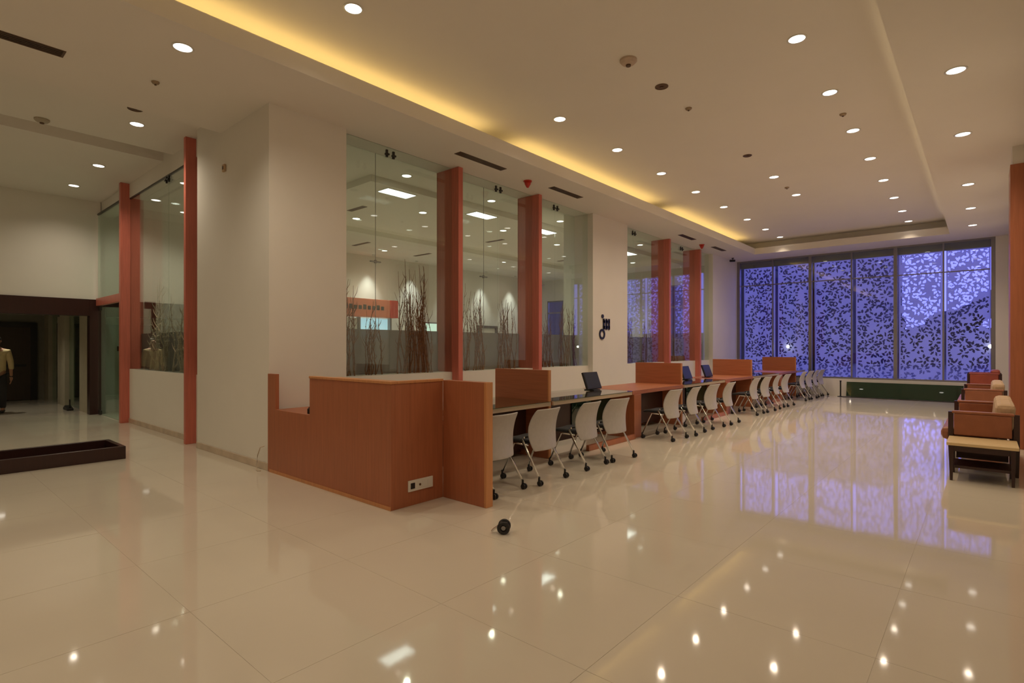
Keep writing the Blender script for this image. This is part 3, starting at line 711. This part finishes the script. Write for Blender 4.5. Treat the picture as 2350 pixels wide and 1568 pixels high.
sofa('sofa', 13.2, 1.80, 'farther brown leather sofa with dark wooden posts along the right wall', 'sofa', M['leather'], .83)
sofa('armchair', 17.4, .70, 'red brown armchair at the far end of the right wall, nearest the window', 'armchair', M['redleather'], .95, .86, 1)
t = thing('side_table', 'low side table with pale wood top in front of the nearest sofa', 'side table', (0, 7.86, 0))
B(-.335, .27, 0, .60, .395, .43).build('tabletop', M['blonde'], t, bevel=.006)
MB().box(-.30,.23,.03,.05,.33,.395).box(-.30,.23,.54,.56,.33,.395).box(-.30,-.28,.05,.54,.33,.395).box(.21,.23,.05,.54,.33,.395).build('apron', M['dark'], t)
B(-.28,.21,.05,.54,.14,.17).build('shade_fill_board', M['dark'], t)  # dark board added to fill in the shade below the tabletop
for x in (-.315, .20):
    for yy in (.02, .53):
        MB().prism([(x,.395),(x+.045,.395),(x+.035,0),(x+.010,0)], 'y', yy, yy+.04).build('leg', M['dark'], t, bevel=.003)

# ================================================================== WALL ORNAMENT on middle pillar
t = thing('wall_ornament', 'black metal wall ornament of a dot, a grid mark and a ring on the pillar', 'wall ornament', (XP, 10.62, 1.68))
MB().lathe([(.045,0),(.045,.02),(0,.02)], 16, Matrix.Translation((0,.04,.52)) @ Matrix.Rotation(R(90), 4, 'Y')).build('dot', M['black'], t)
mb = MB()
for yy in (.09, .205, .32): mb.box(0, .02, yy-.028, yy+.028, .22, .47)
for zz in (.275, .405): mb.box(0, .02, .06, .345, zz-.032, zz+.032)
mb.build('grid_mark', M['black'], t)
mt = Matrix.Translation((.0,.02,.115)) @ Matrix.Rotation(R(90), 4, 'Y')
MB().lathe([(.075,0),(.12,0),(.12,.02),(.075,.02),(.075,0)], 28, mt, False).build('ring', M['black'], t)

# ================================================================== TWIGS
def twig(x, y, z0, h, lx, ly, r, mat, label, group):
    rnd = random
    n = 13; pts = []; rs = []
    wx, wy = rnd.uniform(-.02,.02), rnd.uniform(-.055,.055); ph = rnd.uniform(0, 6)
    for i in range(n):
        a = i/(n-1); pts.append((lx*a + wx*math.sin(a*5+ph), ly*a + wy*math.sin(a*6+ph) + rnd.uniform(-.010,.010), h*a)); rs.append(r*(1-.72*a))
    mb = MB().tube(pts, rs, 5)
    for i in (3, 5, 7, 8, 10):
        p = Vector(pts[i]); sgn = rnd.choice((-1, 1)); L = rnd.uniform(.05,.22)
        mb.tube([p, p + Vector((rnd.uniform(-.02,.02), sgn*L*.35, L*.6)), p + Vector((rnd.uniform(-.02,.02), sgn*L*.45, L))], [r*.5, r*.35, r*.15], 4)
    for i in range(1, 10):
        p = Vector(pts[i]); mb.lathe([(0,-r*1.1),(r*1.5,0),(0,r*1.1)], 5, Matrix.Translation(p))
    o = mb.build('decorative_branch', mat); o.location = (x, y, z0)
    return tag(o, label, 'branch', group)
g = 'bare branches standing behind the glass'
def bundle(yc, spread, n, hmax, label, pale=False):
    for i in range(n):
        q = random.uniform(-1, 1); y = yc + q*spread; h = hmax*random.uniform(.55, 1)
        twig(random.uniform(-6.98, -6.80), y, 1.09, h, random.uniform(-.04,.04), -(y-yc)*random.uniform(.0,.75), random.uniform(.007,.0125), M['twig'], label, g + ' ' + label.split(',')[-1].strip())
bundle(4.35, .16, 10, 1.75, 'thin bare brown branch behind the glass, nearest the corner pillar')
bundle(4.78, .15, 9, 1.25, 'thin bare brown branch behind the glass, at the first pane joint')
bundle(5.55, .38, 35, 1.80, 'thin bare brown branch behind the glass, left of the first fin')
bundle(6.85, .38, 20, 1.55, 'thin bare brown branch behind the glass, right of the first fin')
bundle(7.75, .35, 17, 1.35, 'thin bare brown branch behind the glass, left of the second fin')
bundle(8.85, .3, 17, 1.2, 'thin bare brown branch behind the glass, right of the second fin')
bundle(9.75, .3, 20, 1.4, 'thin bare brown branch behind the glass, against the ornament pillar')
bundle(12.4, .4, 23, 1.5, 'thin bare brown branch behind the glass, just past the ornament pillar')
bundle(13.4, .4, 14, 1.2, 'thin bare brown branch behind the glass, left of the third fin')
bundle(15.0, .5, 17, 1.1, 'thin bare brown branch behind the glass, between the third and fourth fins')
bundle(16.8, .3, 17, 1.4, 'thin bare brown branch behind the glass, past the fourth fin')
for i in range(26):
    x = -9.75 - 2.2*random.random()**1.4
    twig(x, YW+.245+random.uniform(-.05,.05), 1.07, random.uniform(.8, 1.75), random.uniform(-.25,.25), 0, random.uniform(.011,.019), M['twig_lit'], 'thin bare branch coloured as lit in the left glazed bay', 'branches coloured as lit in the left glazed bay')

# ================================================================== ROOM CONTENTS behind the glass
t = thing('teller_kiosk', 'teller counter with orange red header board and blue lit window behind the glass', 'kiosk', (XBK, 9.3, 0))
B(.02, .75, -.9, 1.75, 0, 1.1).build('counter', M['white_plastic'], t, bevel=.01)
B(.35, .60, -.9, 1.75, 2.45, 3.02).build('header_board', M['signred'], t, bevel=.01)
B(.60, .63, 1.45, 1.75, 2.45, 3.02).build('header_end', M['red'], t)
for i in range(11):
    yy = -.55 + i*.165; B(.60, .61, yy, yy+.11, 2.68, 2.80 + (.03 if i % 3 == 0 else 0)).build('letter', M['black'], t)
B(.30, .33, .45, 1.55, 1.75, 2.42).build('display', M['scr_blue'], t)
B(.30, .33, -.85, .40, 1.75, 2.42).build('window_panel', M['white_plastic'], t)
for yy in (-.9, .42, 1.6): B(.25, .40, yy, yy+.06, 1.1, 2.45).build('post', M['alu'], t)
t = thing('display_stand', 'pale green lit display beside the first fin, behind the glass', 'display', (XBK, 13.1, 0))
B(.02, .10, -.45, .45, 1.6, 2.35).build('screen', M['scr_green'], t)
MB().box(.0,.09,-.5,-.45,1.55,2.4).box(0,.09,.45,.5,1.55,2.4).box(0,.09,-.5,.5,2.35,2.4).box(0,.09,-.5,.5,1.55,1.6).build('frame', M['alu'], t)
t = thing('wall_bracket', 'dark U shaped bracket on the washed back wall behind the glass', 'bracket', (XBK, 15.9, 2.0))
B(0, .12, -.55, .55, .26, .36).build('bar', M['black'], t)
for yy in (-.55, .50): B(0, .10, yy, yy+.06, 0, .26).build('arm', M['black'], t)
tag(B(-11.6, -10.8, 4.9, 5.3, 0, 2.35).build('dark_cabinet', M['dark'], bevel=.01), 'dark brown cabinet seen through the left glazed bay', 'cabinet')
for n, y in enumerate((7.0, 10.0, 13.0)):
    t = thing('queue_counter', 'low grey counter behind the frosted glass, %s from the camera' % ORD[n], 'counter', (-11.5, y, 0), 0, 'low counters behind the frosted glass')
    B(-.35,.35,-1.1,1.1,0,1.0).build('body', M['alu'], t, bevel=.01); B(-.4,.4,-1.15,1.15,1.0,1.04).build('top', M['woodh'], t, bevel=.006)

# ================================================================== LOW TROUGH, corridor bits, far bits
t = thing('low_trough', 'long low dark wooden trough lying empty on the floor at left', 'trough', (-9.15, .70, 0))
W2, L2, H2, TH = .42, 1.42, .17, .055
B(W2-TH, W2, -L2, L2, 0, H2).build('side', M['dark'], t, bevel=.005); B(-W2, -W2+TH, -L2, L2, 0, H2).build('side', M['dark'], t, bevel=.005)
for y in (-L2, L2-TH): B(-W2+TH, W2-TH, y, y+TH, 0, H2).build('end', M['dark'], t, bevel=.005)
B(-W2+TH, W2-TH, -L2+TH, L2-TH, .01, .04).build('bottom', M['dark'], t)
t = thing('door_stop', 'small black door stop on the corridor floor beyond the portal', 'door stop', (-16.5, 2.86, 0))
MB().prism([(-.28,0),(.2,0),(.2,.05),(-.1,.11),(-.28,.05)], 'y', -.06, .06).build('wedge', M['black'], t, bevel=.01)
MB().tube([(.12,0,.05),(.12,0,.26)], .014, 8).build('stem', M['black'], t)
for n, (y, tilt) in enumerate(((19.06, 12), (19.16, 11))):
    q = B(-3.06 if n == 0 else -3.2, -.60 if n == 0 else -.45, -.006, .006, 0, .44)
    rx = Matrix.Rotation(R(-tilt), 4, 'X'); q.v = [tuple(rx @ Vector(p)) for p in q.v]
    o = q.build('glass_sheet', M['deepgreen']); o.location = (0, y, .014)
    tag(o, ('front' if n == 0 else 'rear') + ' deep green glass sheet leaning on the window sill wall', 'glass sheet', 'green glass sheets by the window')
tag(B(-3.25, -.55, 18.86, 18.98, 0, .02).build('floor_strip', M['steel'], bevel=.004), 'thin dark strip on the floor before the green glass', 'strip')
t = thing('barrier_post', 'slim black post standing left of the green glass', 'post', (-3.32, 19.0, 0))
MB().lathe([(.09,0),(.09,.012),(.02,.02),(.02,.46),(.026,.46),(.026,.49),(0,.49)], 14).build('pole', M['black'], t)

# ================================================================== PERSON in the corridor
def person(loc, rz):
    t = thing('person', 'person in cream shirt and dark trousers standing in the corridor at the left edge', 'person', loc, rz)
    def skin(name, V, E, rad, mat, root=0, sub=2):
        me = bpy.data.meshes.new(name); me.from_pydata(V, E, []); me.materials.append(mat)
        o = bpy.data.objects.new(name, me); COL.objects.link(o); o.parent = t
        m = o.modifiers.new('skin', 'SKIN'); m.use_smooth_shade = True
        for i, r in enumerate(rad):
            d = me.skin_vertices[0].data[i]; d.radius = r if isinstance(r, tuple) else (r, r); d.use_root = (i == root)
        s = o.modifiers.new('sub', 'SUBSURF'); s.levels = sub; s.render_levels = sub; return o
    V = [(0,0,.92),(0,0,1.08),(0,0,1.28),(0,.01,1.42),(0,.0,1.50),(.0,.0,1.56)]; E = [(0,1),(1,2),(2,3),(3,4),(4,5)]
    Rr = [(.155,.105),(.14,.10),(.165,.11),(.12,.085),(.052,.052),(.055,.06)]
    V += [(.0,-.015,1.63),(0,-.01,1.70)]; E += [(5,6),(6,7)]; Rr += [(.072,.088),(.06,.075)]
    for s in (-1, 1):
        b = len(V); V += [(s*.18,.0,1.40),(s*.23,.01,1.14),(s*.25,-.05,.90),(s*.255,-.07,.83)]; E += [(3,b),(b,b+1),(b+1,b+2),(b+2,b+3)]; Rr += [.06,.046,.032,.030]
        b = len(V); V += [(s*.09,0,.88),(s*.10,-.01,.49),(s*.10,.02,.09),(s*.10,-.13,.035)]; E += [(0,b),(b,b+1),(b+1,b+2),(b+2,b+3)]; Rr += [.085,.058,.042,.032]
    skin('body', V, E, Rr, M['skin'])
    for s in (-1, 1):       # hands
        px, py, pz = s*.257, -.075, .82
        mbp = [(px,py,pz),(px,py-.01,pz-.07)]; e = [(0,1)]; r = [(.030,.016),(.034,.015)]
        for k, (dy, L) in enumerate(((-.030,.070),(-.010,.080),(.010,.075),(.028,.060))):
            b = len(mbp); mbp += [(px,py-.01+dy,pz-.09),(px-s*.008,py-.014+dy,pz-.09-L*.55),(px-s*.022,py-.018+dy,pz-.09-L)]; e += [(1,b),(b,b+1),(b+1,b+2)]; r += [.0088,.008,.0068]
        b = len(mbp); mbp += [(px-s*.006,py-.045,pz-.045),(px-s*.012,py-.058,pz-.085)]; e += [(0,b),(b,b+1)]; r += [.010,.008]
        skin('hand', mbp, e, r, M['skin'])
    V = [(0,0,.86),(0,0,1.05),(0,0,1.28),(0,.01,1.41),(0,.005,1.47)]; E = [(0,1),(1,2),(2,3),(3,4)]; Rr = [(.185,.135),(.165,.12),(.182,.128),(.135,.10),(.07,.07)]
    for s in (-1, 1):
        b = len(V); V += [(s*.185,.0,1.395),(s*.235,.01,1.15),(s*.252,-.035,.97)]; E += [(3,b),(b,b+1),(b+1,b+2)]; Rr += [.074,.060,.050]
    skin('shirt', V, E, Rr, M['shirt'])
    V = [(0,0,.93)]; E = []; Rr = [(.165,.118)]
    for s in (-1, 1):
        b = len(V); V += [(s*.09,0,.84),(s*.10,-.008,.49),(s*.10,.02,.08)]; E += [(0,b),(b,b+1),(b+1,b+2)]; Rr += [.10,.075,.062]
    skin('trousers', V, E, Rr, M['trouser'])
    skin('hair', [(0,.03,1.60),(0,.025,1.68),(0,.0,1.745)], [(0,1),(1,2)], [(.07,.065),(.085,.085),(.062,.07)], M['hair'])
    for s in (-1, 1):
        MB().lathe([(0,-.011),(.011,0),(0,.011)], 8, Matrix.Translation((s*.030,-.092,1.645))).build('eye', M['black'], t, smooth=True)
        skin('shoe', [(s*.10,.05,.045),(s*.10,-.06,.04),(s*.10,-.19,.032)], [(0,1),(1,2)], [(.045,.042),(.048,.038),(.042,.030)], M['black'])
        MB().lathe([(0,-.03),(.012,0),(0,.03)], 8, Matrix.Translation((s*.072,.0,1.635))).build('ear', M['skin'], t, smooth=True)
    MB().tube([(0,-.088,1.65),(0,-.108,1.615),(0,-.092,1.61)], [.008,.013,.009], 6).build('nose', M['skin'], t, smooth=True)
    MB().tube([(-.024,-.088,1.583),(0,-.094,1.581),(.024,-.088,1.583)], [.003,.006,.003], 6).build('mouth', plain('lips', (.32,.12,.09), .5), t, smooth=True)
person((-17.0, 1.66, 0), R(75))
